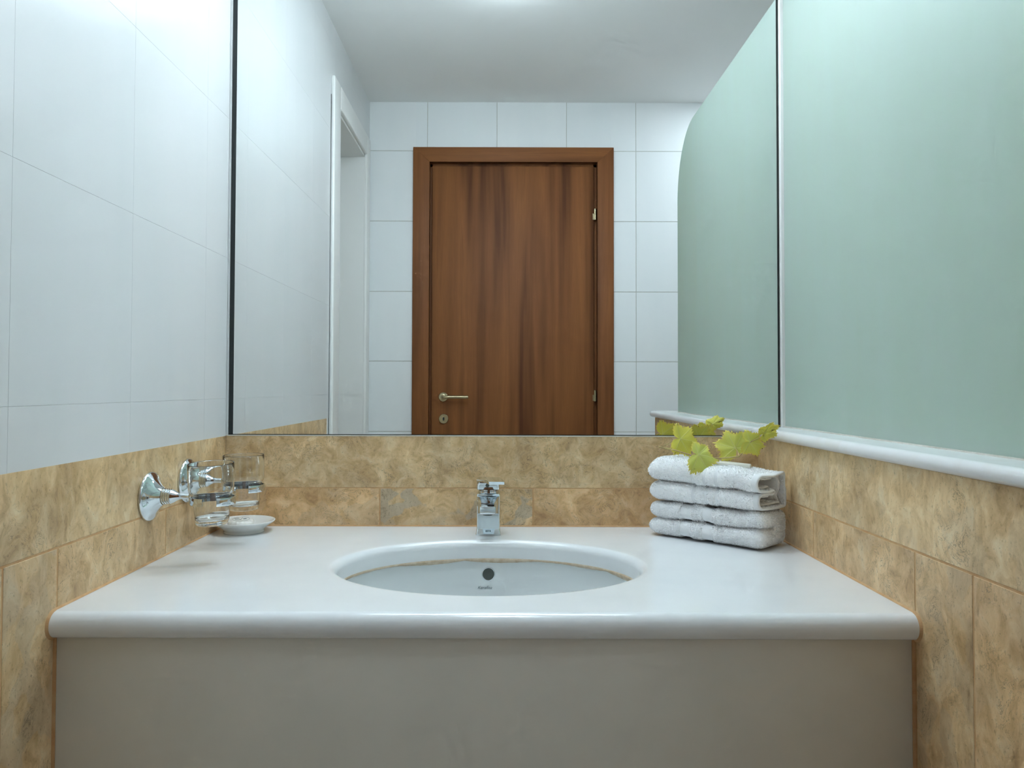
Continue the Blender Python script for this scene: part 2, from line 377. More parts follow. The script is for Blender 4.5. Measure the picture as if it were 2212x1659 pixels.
tiles('white_tiles', 'x', 1.4995, -1, [(YB, 0, 1.25, CE)], [-.3 * k for k in range(1, 6)], zs, M['white_tile'], wf)
tiles('stone_tiles', 'x', 1.4995, -1, [(YB, 0, 0, 1.25)], [-.326 * k for k in range(1, 6)], [.62, .931], M['stone_side'], wf)
tag(MB().box(-.85, 1.6, YB - .15, .1, -.08, 0).build('floor', M['floor']), kind='structure')
tag(MB().box(-.85, 1.6, YB - .15, .1, CE, 2.5).build('ceiling', M['plaster']), kind='structure')

# ------------------------------------------------------------------ white cased opening in the left wall
d2 = tag(empty('door_2', (XL, -1.32, 0)), kind='structure')


def L(o, root):            # keep world placement under a root that is moved
    o.parent = root; o.matrix_parent_inverse = Matrix.Translation(-Vector(root.location)); return o


for (y0, y1) in ((-1.062, -.962), (-1.662, -1.585)):
    L(bevel(MB().box(XL - .002, XL + .012, y0, y1, 0, 2.212).build('architrave', M['white_paint']), .005, 4), d2)
L(bevel(MB().box(XL - .002, XL + .012, -1.585, -1.062, 2.128, 2.212).build('architrave', M['white_paint']), .005, 4), d2)
L(MB().box(XL - .25, XL, -1.066, -1.052, 0, 2.14).box(XL - .25, XL, -1.60, -1.583, 0, 2.14).box(XL - .25, XL, -1.60, -1.052, 2.118, 2.145).build('reveal', M['white_paint']), d2)
L(MB().box(XL - .262, XL - .21, -1.60, -1.05, 0, 2.145).build('inner_panel', M['white_paint']), d2)

# ------------------------------------------------------------------ wooden door
d1 = tag(empty('door_1', (.04, YB, 0)), kind='structure')
x0, x1, zt, xi0, xi1, zi = -.397, .477, 2.193, -.325, .406, 2.128
YF = YB + .014
fl = MB()
def miter(pts):
    v = [(x, YF, z) for x, z in pts] + [(x, YB - .002, z) for x, z in pts]
    return MB().add(v, [(0, 1, 2, 3), (7, 6, 5, 4)] + [(i, i + 4, (i + 1) % 4 + 4, (i + 1) % 4) for i in range(4)])
for pts, mt_ in (([(x0, 0), (xi0, 0), (xi0, zi), (x0, zt)], 'wood'), ([(xi1, 0), (x1, 0), (x1, zt), (xi1, zi)], 'wood'), ([(x0, zt), (xi0, zi), (xi1, zi), (x1, zt)], 'wood_across')):
    L(bevel(miter(pts).build('door_frame', M[mt_]), .0012, 2), d1)
L(MB().box(xi0 - .004, xi0, YB - .10, YF - .002, 0, zi).box(xi1, xi1 + .004, YB - .10, YF - .002, 0, zi).box(xi0, xi1, YB - .10, YF - .002, zi, zi + .004)
  .box(xi0, xi0 + .010, YB - .10, YB - .026, 0, zi).box(xi1 - .013, xi1, YB - .10, YB - .026, 0, zi).box(xi0, xi1, YB - .10, YB - .026, zi - .012, zi).build('jamb', M['wood']), d1)
leaf_o = L(bevel(MB().box(xi0 + .0105, xi1 - .0135, YB - .060, YB - .008, .008, zi - .0125).build('door_panel', M['wood']), .002, 3), d1)
YD = YB - .008
hM = Matrix.Translation((-.2625, YD, 1.104)) @ Matrix.Rotation(-PI / 2, 4, 'X')
hd = L(MB().lathe([(0, .0), (.0205, 0), (.0205, .004), (.019, .006), (.011, .006), (.009, .007), (.009, .012), (0.0001, .012)], 40, hM).build('handle', M['brass'], smooth=True, angle=35), d1)
MBh = MB().tube(spline([(-.2625, YD + .006, 1.104), (-.2625, YD + .030, 1.104), (-.258, YD + .038, 1.104), (-.246, YD + .040, 1.104), (-.225, YD + .040, 1.104)], 6), .0058, 16)
MBh.tube([(-.240, YD + .040, 1.104), (-.2395, YD + .040, 1.104), (-.163, YD + .040, 1.104), (-.1625, YD + .040, 1.104)], [.0062, .0068, .0068, .0062], 20)
MBh.tube([(-.1625, YD + .040, 1.104), (-.1615, YD + .040, 1.104), (-.153, YD + .040, 1.104), (-.1525, YD + .040, 1.104)], [.0058, .0068, .0068, .0055], 20)
lv = MBh.build('lever', M['brass'], smooth=True, angle=40); lv.parent = hd; lv.matrix_parent_inverse = hd.matrix_world.inverted() if False else Matrix.Identity(4)
eM = Matrix.Translation((-.2605, YD, 1.009)) @ Matrix.Rotation(-PI / 2, 4, 'X')
es = L(MB().lathe([(0, 0), (.0208, 0), (.0208, .004), (.0195, .0055), (0.0001, .0055)], 40, eM).build('key_escutcheon', M['brass'], smooth=True, angle=35), d1)
kh = MB().lathe([(.0038, .0050), (.0038, .0062), (0.0001, .0062)], 20, Matrix.Translation((0, 0, .004)) @ eM).lathe([(.0038, .0050), (.0038, .0062), (0.0001, .0062)], 20, Matrix.Translation((0, 0, -.004)) @ eM)
kh.box(-.2605 - .0038, -.2605 + .0038, YD + .004, YD + .0061, 1.005, 1.013)
k_ = kh.build('keyhole', M['black']); k_.parent = es
for z in (1.903, 1.111):
    h = MB().lathe([(0, -.024), (.0062, -.024), (.0062, -.0015), (.0050, -.001), (.0050, .001), (.0062, .0015), (.0062, .024), (.0001, .024)], 20, Matrix.Translation((.398, YB - .0035, z)))
    h.box(.388, .396, YB - .010, YB - .0055, z - .022, z + .004)
    L(h.build('hinge', M['brass'], smooth=True, angle=35), d1)

# ------------------------------------------------------------------ mirror
mi = empty('wall_mirror', (0, 0, 1.5)); tag(mi, 'large frameless wall mirror above the stone splashback, showing a wooden door', 'mirror')
MB().box(-.5752, .5842, -.0000, .0055, 1.0447, 2.000).build('mirror_glass', M['mirror'], None); L(bpy.data.objects['mirror_glass'], mi)
L(MB().box(-.5852, -.5756, .0008, .006, 1.043, 2.0).box(.5846, .5878, .0008, .006, 1.043, 2.0).box(-.5852, .5878, .0008, .006, 1.0430, 1.0444).build('mirror_edge', M['black']), mi)
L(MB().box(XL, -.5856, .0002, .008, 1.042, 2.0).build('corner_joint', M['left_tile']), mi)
L(MB().box(XL, .589, -.0004, .006, 1.0406, 1.0430).build('sealant_line', M['sealant']), mi)

# ------------------------------------------------------------------ ledge and frosted screen
ZLB, ZLT = 1.0415, 1.0625
rr = (ZLT - ZLB) / 2
prof = [(.528 + rr - rr * math.cos(a), (ZLB + ZLT) / 2 + rr * math.sin(a)) for a in np.linspace(-PI / 2, PI / 2, 17)]
led = MB()
ring0 = []
def ledge_ring(y, inset): return [Vector((min(x + inset, .66 - 0.0), y, (ZLB + ZLT) / 2 + (z - (ZLB + ZLT) / 2) * (1 - inset / rr * .0))) for x, z in prof] + [Vector((.668, y, ZLT)), Vector((.668, y, ZLB))]
led.rings([ledge_ring(-.0002, 0), ledge_ring(-1.140, 0)] + [[Vector((p.x + (rr * (1 - math.cos(a)) if p.x < .56 else 0), -1.140 - rr * math.sin(a) * (1 - 0 * abs(p.z)), (ZLB + ZLT) / 2 + (p.z - (ZLB + ZLT) / 2) * math.cos(a) ** .6)) for p in ledge_ring(0, 0)] for a in np.linspace(.2, 1.45, 8)], True, True, True)
lg = led.build('marble_ledge', M['marble_ledge'], None, True, 50)
tag(lg, 'white marble ledge with rounded nose capping the stone half wall at right', 'ledge')

gs = empty('glass_screen', (XG, 0, ZLT)); tag(gs, 'tall frosted green glass screen standing on the marble ledge at right', 'glass screen')
YE, RCN = -.985, .22
outl = [(-.0125, ZLT - .0), (YE, ZLT - .0)] + [(YE + RCN - RCN * math.cos(a), 2.0 - RCN + RCN * math.sin(a)) for a in np.linspace(0, PI / 2, 24)] + [(-.0125, 2.0)]
n = len(outl)
gv = [(XG, y, z) for y, z in outl] + [(XG + .008, y, z) for y, z in outl]
go = obj('glass_pane', gv, [tuple(range(n)), tuple(range(2 * n - 1, n - 1, -1))] + [(i, i + n, (i + 1) % n + n, (i + 1) % n) for i in range(n)], None, None,
         mats=[M['frosted'], M['glass_edge']], fm=[0, 0] + [1] * n)
bm = bmesh.new(); bm.from_mesh(go.data); bmesh.ops.recalc_face_normals(bm, faces=bm.faces); bm.to_mesh(go.data); bm.free()
L(go, gs)
L(bevel(MB().box(.5885, .611, -.0125, 0.0, ZLT, 2.0).build('wall_profile', M['white_paint']), .001, 2), gs)
L(MB().box(XG - .0022, XG - .0001, -.985, -.0125, ZLT - .0003, ZLT + .0022).build('sealant_line', M['sealant']), gs)

# ------------------------------------------------------------------ countertop with washbasin cut-out
ZC, TH, YN = .85, .0345, -.6365
EX, EY = -.024, -.341; EA, EB, ER = .2515, .190, .014
ct = MB(); N = 240
rb = TH / 2
y_f = YN + rb


def rectpt(th):
    c, s = math.cos(th), math.sin(th); t = 1e9
    if c > 1e-9: t = min(t, (XR - EX) / c)
    if c < -1e-9: t = min(t, (XL - EX) / c)
    if s > 1e-9: t = min(t, (0 - EY) / s)
    if s < -1e-9: t = min(t, (y_f - EY) / s)
    return Vector((EX + c * t, EY + s * t, ZC))


angs = sorted([2 * PI * k / N for k in range(N)] + [math.atan2(y - EY, x - EX) % (2 * PI) for x in (XL, XR) for y in (0, y_f)])
def ell(th, da, z): return Vector((EX + (EA + da) * math.cos(th), EY + (EB + da) * math.sin(th), z))
def eang(th): return math.atan2(math.sin(th) / (EB + ER), math.cos(th) / (EA + ER))
ea = [eang(t) for t in angs]
outer = [rectpt(t) for t in angs]
rows = [outer] + [[outer[i].lerp(ell(ea[i], ER, ZC), f) for i in range(len(angs))] for f in (.3, .6, .85, .97)]
rows += [[ell(a, ER * (1 - math.sin(q)), ZC - ER * (1 - math.cos(q))) for a in ea] for q in np.linspace(0, PI / 2, 10)]
rows += [[ell(a, 0, ZC - TH) for a in ea]]
ct.rings(rows, True)
# underside and rounded nose
ct.rings([[Vector((p.x, p.y, ZC - TH)) for p in outer], [ell(a, 0, ZC - TH) for a in ea]], True)
nose = [(y_f - rb * math.sin(a), ZC - rb + rb * math.cos(a)) for a in np.linspace(0, PI, 19)]
ct.rings([[Vector((x, y, z)) for y, z in nose] for x in (XL + .0, XR - .0)], False)
cto = ct.build('countertop', M['marble'], None, True, 50)
tag(cto, 'white marble washbasin countertop with rounded front edge and oval cut-out', 'countertop')
sl = MB()
for x, s in ((XL, 1), (XR, -1)):
    sl.add([(x, 0, ZC + .0028), (x + s * .0024, 0, ZC + .0002), (x + s * .0024, y_f, ZC + .0002), (x, y_f, ZC + .0028)], [(0, 1, 2, 3)])
    for i in range(len(nose) - 1):
        (ya, za), (yb, zb) = nose[i], nose[i + 1]
        f = lambda y, z: (y_f + (y - y_f) * 1.18, ZC - rb + (z - ZC + rb) * 1.18)
        A, B = f(ya, za), f(yb, zb)
        sl.add([(x, A[0], A[1]), (x + s * .003, ya, za), (x + s * .003, yb, zb), (x, B[0], B[1])], [(0, 1, 2, 3)])
sl.add([(XL, -.0022, ZC + .0003), (XR, -.0022, ZC + .0003), (XR, -.0003, ZC + .0030), (XL, -.0003, ZC + .0030)], [(0, 1, 2, 3)])
so = sl.build('sealant_line', M['orange_grout'], None, fix=False); so.parent = cto

fp = bevel(MB().box(XL + .004, XR - .004, -.6195, -.600, .25, ZC - TH).build('front_panel', M['panel']), .001, 2)
fpo = tag(fp, 'plain grey-beige front panel below the white marble countertop', 'panel')
for x, s in ((XL, 1), (XR, -1)):
    s2 = MB().box(min(x, x + s * .0042), max(x, x + s * .0042), -.6205, -.600, .25, ZC - TH).build('sealant_line', M['orange_grout']); s2.parent = fp

# ------------------------------------------------------------------ washbasin
wbn = empty('washbasin', (EX, EY, .60)); tag(wbn, 'white oval ceramic washbasin set under the marble countertop', 'washbasin')
bw = MB(); prof = [(.030, .8155), (.004, .8155), (.003, .811)] + [None]
R = [[ell(a, .03, .8152) for a in ea], [ell(a, .0045, .8152) for a in ea]]
for ph in np.linspace(0.02, PI / 2 - .16, 26):
    k = math.cos(ph) ** .50; z = .8145 - .145 * math.sin(ph) ** 1.0
    R.append([Vector((EX + (EA + .004) * k * math.cos(a), EY + (EB + .004) * k * math.sin(a), z)) for a in ea])
bw.rings(R, True, False, True)
R2 = [[ell(a, .03, .8152) for a in ea]] + [[Vector((EX + (EA + .018) * k * math.cos(a), EY + (EB + .018) * k * math.sin(a), z)) for a in ea] for k, z in ((1, .80), (.97, .74), (.85, .69), (.6, .655))]
bw.rings(R2, True, False, True)
bo = bw.build('bowl', M['ceramic'], None, True, 60); L(bo, wbn)
gr = MB(); GR = []
for i, a in enumerate(ea):
    q = .0016 + (.0042 if math.cos(a - 1.0) > .3 else .0022) * abs(math.sin(a * 5.3) * math.sin(a * 2.1 + 1)) + .0005 * random.random()
    GR.append([ell(a, -.0002, .8165), ell(a, -.0010 - q * .4, .8150), ell(a, -.0004, .8150 - q * 1.3), ell(a, .004, .8150 - q)])
GR.append(GR[0])
gr.rings(GR, False); L(gr.build('sealant_ring', M['glue'], None, True), wbn)
bvh = BVHTree.FromPolygons([Vector(v) for v in bw.v], bw.f)
hit, nrm, _, _ = bvh.ray_cast(CAM, ray(1055, 1240).normalized())
if nrm.dot(ray(1055, 1240)) > 0: nrm = -nrm
oM = Matrix.Translation(hit) @ nrm.to_track_quat('Z', 'Y').to_matrix().to_4x4()
ov = L(MB().lathe([(.0132, -.001), (.0132, .0006), (.0125, .0014), (.0112, .0014), (.0108, .0008)], 40, oM).build('overflow_ring', M['chrome'], None, True), wbn)
L(MB().lathe([(.0112, .0016), (.0108, .0011), (.0100, .0009), (.006, .0013), (.0001, .0015)], 40, oM).build('overflow_cap', M['dark_metal'], None, True), wbn)


def text(s, size, M4, mat, name, shear=0.0):
    c = bpy.data.curves.new(name, 'FONT'); c.body = s; c.size = size; c.align_x = 'CENTER'; c.align_y = 'CENTER'; c.shear = shear; c.extrude = .00005
    t_ = bpy.data.objects.new(name + '_tmp', c); COL.objects.link(t_)
    bpy.context.view_layer.update()
    me = bpy.data.meshes.new_from_object(t_.evaluated_get(bpy.context.evaluated_depsgraph_get()))
    bpy.data.objects.remove(t_)
    o = bpy.data.objects.new(name, me); COL.objects.link(o); me.materials.clear(); me.materials.append(mat); me.transform(M4); return o


hit, nrm, _, _ = bvh.ray_cast(CAM, ray(1047, 1269.5).normalized())
if nrm.dot(ray(1047, 1269)) > 0: nrm = -nrm
zx = Vector((1, 0, 0)); zx = (zx - nrm * zx.dot(nrm)).normalized(); zy = nrm.cross(zx)
tM = Matrix(((zx.x, zy.x, nrm.x, hit.x + nrm.x * .0004), (zx.y, zy.y, nrm.y, hit.y + nrm.y * .0004), (zx.z, zy.z, nrm.z, hit.z + nrm.z * .0004), (0, 0, 0, 1)))
L(text('Kerafina', .0082, tM, M['ink'], 'lettering', .35), wbn)
L(MB().lathe([(.022, .6755), (.022, .678), (.018, .680), (.0001, .6805)], 32, Matrix.Translation((EX, EY, 0))).build('drain_cap', M['chrome'], None, True, 40), wbn)

# ------------------------------------------------------------------ tap
FX = -.0300
tp = empty('basin_tap', (FX, -.072, ZC)); tag(tp, 'chrome single-lever basin tap standing behind the washbasin', 'tap')


def sect(hw, y0, y1, z, r=.006, n=5, cx=FX):
    pts = []
    for (sx, sy, a0) in ((1, 1, 0), (-1, 1, PI / 2), (-1, -1, PI), (1, -1, 1.5 * PI)):
        for k in range(n):
            a = a0 + PI / 2 * k / (n - 1)
            pts.append(Vector((cx + sx * (hw - r) + r * math.cos(a), (y1 - r if sy > 0 else y0 + r) + r * math.sin(a), z)))
    return pts


body = MB().rings([sect(.0250, -.0990, -.045, .8502, .003), sect(.0248, -.0992, -.045, .8530, .003), sect(.0232, -.0935, -.046, .8625, .003), sect(.0229, -.0938, -.046, .880, .003),
                   sect(.0230, -.0942, -.046, .905, .003), sect(.0232, -.0940, -.046, .918, .003), sect(.0234, -.0900, -.046, .9295, .003), sect(.0222, -.089, -.047, .9310, .003)], True, True, True)
L(body.build('tap_body', M['chrome'], None, True, 25), tp)


def ysec(y, hw, zt, zb, r=.002):
    return [Vector((FX - hw, y, zb)), Vector((FX - hw, y, zt - r)), Vector((FX - hw + r, y, zt)), Vector((FX, y, zt)), Vector((FX + hw - r, y, zt)), Vector((FX + hw, y, zt - r)), Vector((FX + hw, y, zb)), Vector((FX, y, zb - .0002))]


spt = MB().rings([ysec(-.075, .0228, .9285, .895), ysec(-.0890, .0226, .9282, .889), ysec(-.101, .0195, .9245, .894), ysec(-.118, .0165, .9215, .897), ysec(-.138, .0150, .9205, .899), ysec(-.150, .0148, .9195, .900),
                  ysec(-.1565, .0146, .9165, .901), ysec(-.1590, .0144, .9120, .9025), ysec(-.1585, .0143, .9050, .9030)], True, True, True)
L(spt.build('spout', M['chrome'], None, True, 32), tp)
L(MB().lathe([(.0001, .8985), (.0095, .8985), (.0100, .8995), (.0100, .903)], 24, Matrix.Translation((FX, -.145, 0))).build('aerator', M['dark_metal'], None, True, 40), tp)
L(MB().lathe([(.0195, .9305), (.0205, .9320), (.0205, .9350), (.0190, .9362), (.0190, .9400)], 40, Matrix.Translation((FX, -.0655, 0))).build('neck_ring', M['chrome'], None, True, 30), tp)
hdl = MB()
cx = FX - .0005
hdl.rings([sect(.0215, -.0875, -.045, .9385, .006, 6, cx), sect(.0232, -.0892, -.044, .9400, .007, 6, cx), sect(.0234, -.092, -.044, .9540, .007, 6, cx), sect(.0230, -.0915, -.0445, .9575, .007, 6, cx)], True, True, True)
ho = hdl.build('handle', M['chrome'], None, True, 30); L(ho, tp)
pl = [(-.0535, -.094), (-.0535, -.050), (-.050, -.045), (-.030, -.0435), (-.012, -.045), (-.0075, -.049), (-.0035, -.070), (.0008, -.100), (.0022, -.1375), (.0018, -.1390), (-.0278, -.1390), (-.0290, -.1375), (-.0345, -.112), (-.044, -.098)]
def tz(y): return .9600 + (.0016 if y < -.1 else 0)
lvr = MB().rings([[Vector((x, y + (.0016 if y < -.12 else 0), .9560)) for x, y in pl], [Vector((x, y, tz(y) - .0006)) for x, y in pl],
                  [Vector((FX + (x - FX) * .975, -.075 + (y + .075) * .985, tz(y))) for x, y in pl]], True, True, True)
L(lvr.build('lever', M['chrome'], None, True, 30), tp)
pb = MB().lathe([(.0001, 0.0006), (.0034, .0006), (.0038, 0), (.0038, -.002)], 24, Matrix.Translation((FX - .002, -.0925, .9485)) @ Matrix.Rotation(PI / 2, 4, 'X'))
L(pb.build('index_button', M['dark_metal'], None, True), tp)
mk = MB()
for i in range(4): mk.box(FX - .0052 + i * .0027, FX - .0052 + i * .0027 + .0019, -.0968 - .0004, -.0958, .8575, .8600)
L(mk.build('lettering', M['ink']), tp)

# ------------------------------------------------------------------ tumbler holders and tumblers


def holder(name, Y, Z, cxg, zr, label, gap_c):
    root = empty(name, (XL, Y, Z)); tag(root, label, 'tumbler holder', 'chrome tumbler holders on the left wall')
    MX = Matrix.Translation((XL, Y, Z)) @ Matrix.Rotation(PI / 2, 4, 'Y')
    L(MB().lathe([(.0001, .0002), (.0400, .0002), (.0410, .0015), (.0405, .0040), (.0385, .0058), (.0355, .0068), (.0290, .0105), (.0220, .0158), (.0170, .0205), (.0140, .0240)], 56, MX)
      .build('rosette', M['chrome'], None, True, 60), root)
    pr = []
    for i in range(4):
        xx = .0236 + i * .0036; r0 = .0135 - .0004 * i
        pr += [(r0 - .0016, xx), (r0, xx + .0009), (r0, xx + .0024), (r0 - .0016, xx + .0033)]
    pr += [(.0118, .0385), (.0105, .0415), (.0072, .0465), (.0050, .0520), (.0044, .0580), (.0044, .0670), (.0001, .0670)]
    L(MB().lathe(pr, 36, MX).build('stem', M['chrome'], None, True, 45), root)
    # open ring, strip section
    g = .31; R = []
    for a in np.linspace(gap_c + g, gap_c + 2 * PI - g, 60):
        c, s = math.cos(a), math.sin(a)
        R.append([Vector((cxg + r * c, Y + r * s, z)) for r, z in ((.0342, zr - .0060), (.0362, zr - .0064), (.0368, zr - .0045), (.0368, zr + .0045), (.0362, zr + .0064), (.0342, zr + .0060))])
    L(MB().rings(R, True, True, True).build('ring', M['chrome'], None, True, 35), root)
    return root


def tumbler(name, X, Y, tilt, label):
    pr_o = [(.0001, .0), (.0225, .0), (.0248, .0006), (.0260, .0020), (.0266, .0040), (.0270, .008), (.0278, .016), (.0288, .026), (.0298, .036), (.0305, .0440), (.0312, .0475), (.0328, .0505), (.0348, .0530), (.0359, .0550), (.0363, .0580), (.0365, .066), (.0367, .078), (.0369, .090), (.0371, .1005)]
    pr_i = [(.0370, .1012), (.0366, .1016), (.0361, .1013), (.0358, .1003), (.0355, .090), (.0353, .078), (.0351, .066), (.0349, .0580), (.0345, .0557), (.0336, .0538), (.0316, .0512), (.0298, .0480), (.0291, .0440), (.0284, .036), (.0274, .026), (.0264, .016), (.0256, .0115), (.0240, .0092), (.0200, .0082), (.0001, .0078)]
    o = MB().lathe(pr_o + pr_i, 72).build(name, M['clear_glass'], None, True, 60)
    o.location = (X, Y, .9165); o.rotation_euler = tilt
    return tag(o, label, 'tumbler', 'clear glass tumblers in the wall holders')


holder('tumbler_holder', -.352, .9620, -.4840, .9560, 'chrome tumbler holder on the left wall nearer the front of the counter', -PI / 2 + .21)
holder('tumbler_holder', -.200, .9700, -.4825, .9570, 'chrome tumbler holder on the left wall nearer the mirror', -PI / 2 + .21)
tumbler('tumbler', -.4840, -.352, (math.radians(3.0), math.radians(-1.0), 0), 'clear glass tumbler in the holder nearer the front of the counter')
tumbler('tumbler', -.4825, -.200, (math.radians(.8), math.radians(-1.0), 0), 'clear glass tumbler in the holder nearer the mirror')

# ------------------------------------------------------------------ saucer and wrapped soap
SX, SY = -.5275, -.0655
sc = MB().lathe([(.0001, .0045), (.030, .0045), (.0345, .0010), (.0375, .0), (.0395, .0), (.0400, .0020), (.0385, .0050), (.0450, .0110), (.0540, .0170), (.0590, .0200), (.0612, .0222), (.0610, .0236), (.0595, .0240),
                (.0575, .0228), (.0500, .0185), (.0380, .0110), (.0280, .0080), (.0001, .0075)], 72).build('saucer', M['white_china'], None, True, 80)
sc.location = (SX, SY, ZC + .0002); tag(sc, 'small white china saucer on the counter in the left corner', 'saucer')
sb = MB(); R = []
for i, (r, z) in enumerate([(.0001, 0), (.020, 0), (.0245, .002), (.0258, .006), (.0258, .0105), (.0245, .0145), (.0205, .0168), (.0130, .0174), (.0001, .0176)]):
    R.append([Vector(((r + (.0006 * math.sin(k * 13.7 * 2 * PI / 96 * 2) * (i in (3, 4, 5)) if r > .01 else 0)) * math.cos(2 * PI * k / 96),
                      (r + (.0005 * math.sin(k * 9 * 2 * PI / 96) if 1 < i < 6 else 0)) * math.sin(2 * PI * k / 96), z + (.0004 * math.sin(k * 17 * 2 * PI / 96) if 3 < i < 7 else 0))) for k in range(96)])
so_ = sb.rings(R).build('wrapped_soap', M['paper'], None, True, 70)
so_.location = (SX - .005, SY - .004, ZC + .0095); so_.rotation_euler = (math.radians(5), 0, .5)
tag(so_, 'round paper-wrapped white soap with printed ring lying on the saucer', 'soap')
pr_ = MB(); ztop = .0179
pts = [(.0165 * math.cos(a), .0165 * math.sin(a), .0176) for a in np.linspace(0, 2 * PI, 49)]
pr_.tube(pts, .00022, 5)
pr_.tube([(-.002, -.007, ztop), (.004, .007, ztop)], .00040, 5)
for cx_ in (.0055, .0085): pr_.tube([(cx_ + .0014 * math.cos(a), -.002 + .0018 * math.sin(a), ztop) for a in np.linspace(0, 2 * PI, 17)], .0004, 5)
pr_.tube([(-.002, -.006, ztop), (-.0045, -.004, ztop)], .0004, 5)
for q in (-.004, 0, .004, .008): pr_.box(-.0125, -.0035, q - .0002, q + .0002, ztop - .0002, ztop)
p_ = pr_.build('print', M['ink']); p_.parent = so_

# ------------------------------------------------------------------ towels
TA = Vector((.2900, -.0840)); TU = Vector((.7195, -.6945)); TV = Vector((.6945, .7195)); TL, TW = .243, .098


def section(H, q, n=14):
    """B-shaped fold seen from the end: two rounded lobes in front, one straight back. Points (v, w)."""
    P = []; r1 = H * q / 2; r2 = H * (1 - q) / 2
    pv = .046; b = .008
    for t in np.linspace(0, 1, 6)[:-1]: P.append((pv + (r1 * .9 - pv) * t, H * q - .0006 - .0003 * t))
    for a in np.linspace(PI / 2, 3 * PI / 2, n): P.append((r1 * .9 + r1 * .95 * math.cos(a) * 1.0, r1 + (r1 - .0009) * math.sin(a)))
    for t in np.linspace(0, 1, 10)[1:]: P.append((r1 * .9 + (TW - b - r1 * .9) * t, .0009 * (1 - t)))
    for a in np.linspace(-PI / 2, 0, 4)[1:]: P.append((TW - b + b * math.cos(a), b + b * math.sin(a)))
    for t in np.linspace(0, 1, 9)[1:]: P.append((TW, b + (H - 2 * b) * t))
    for a in np.linspace(0, PI / 2, 4)[1:]: P.append((TW - b + b * math.cos(a), H - b + b * math.sin(a)))
    for t in np.linspace(0, 1, 10)[1:]: P.append((TW - b + (r2 * .9 - TW + b) * t, H))
    c = H * q + r2
    for a in np.linspace(PI / 2, 3 * PI / 2, n)[1:]: P.append((r2 * .9 + r2 * .95 * math.cos(a), c + r2 * math.sin(a) * (1 if math.sin(a) > 0 else .97)))
    for t in np.linspace(0, 1, 6)[1:]: P.append((r2 * .9 + (pv - r2 * .9) * t, H * q + .0006 * (1 - t)))
    P.append((pv + .0015, H * q))
    return P


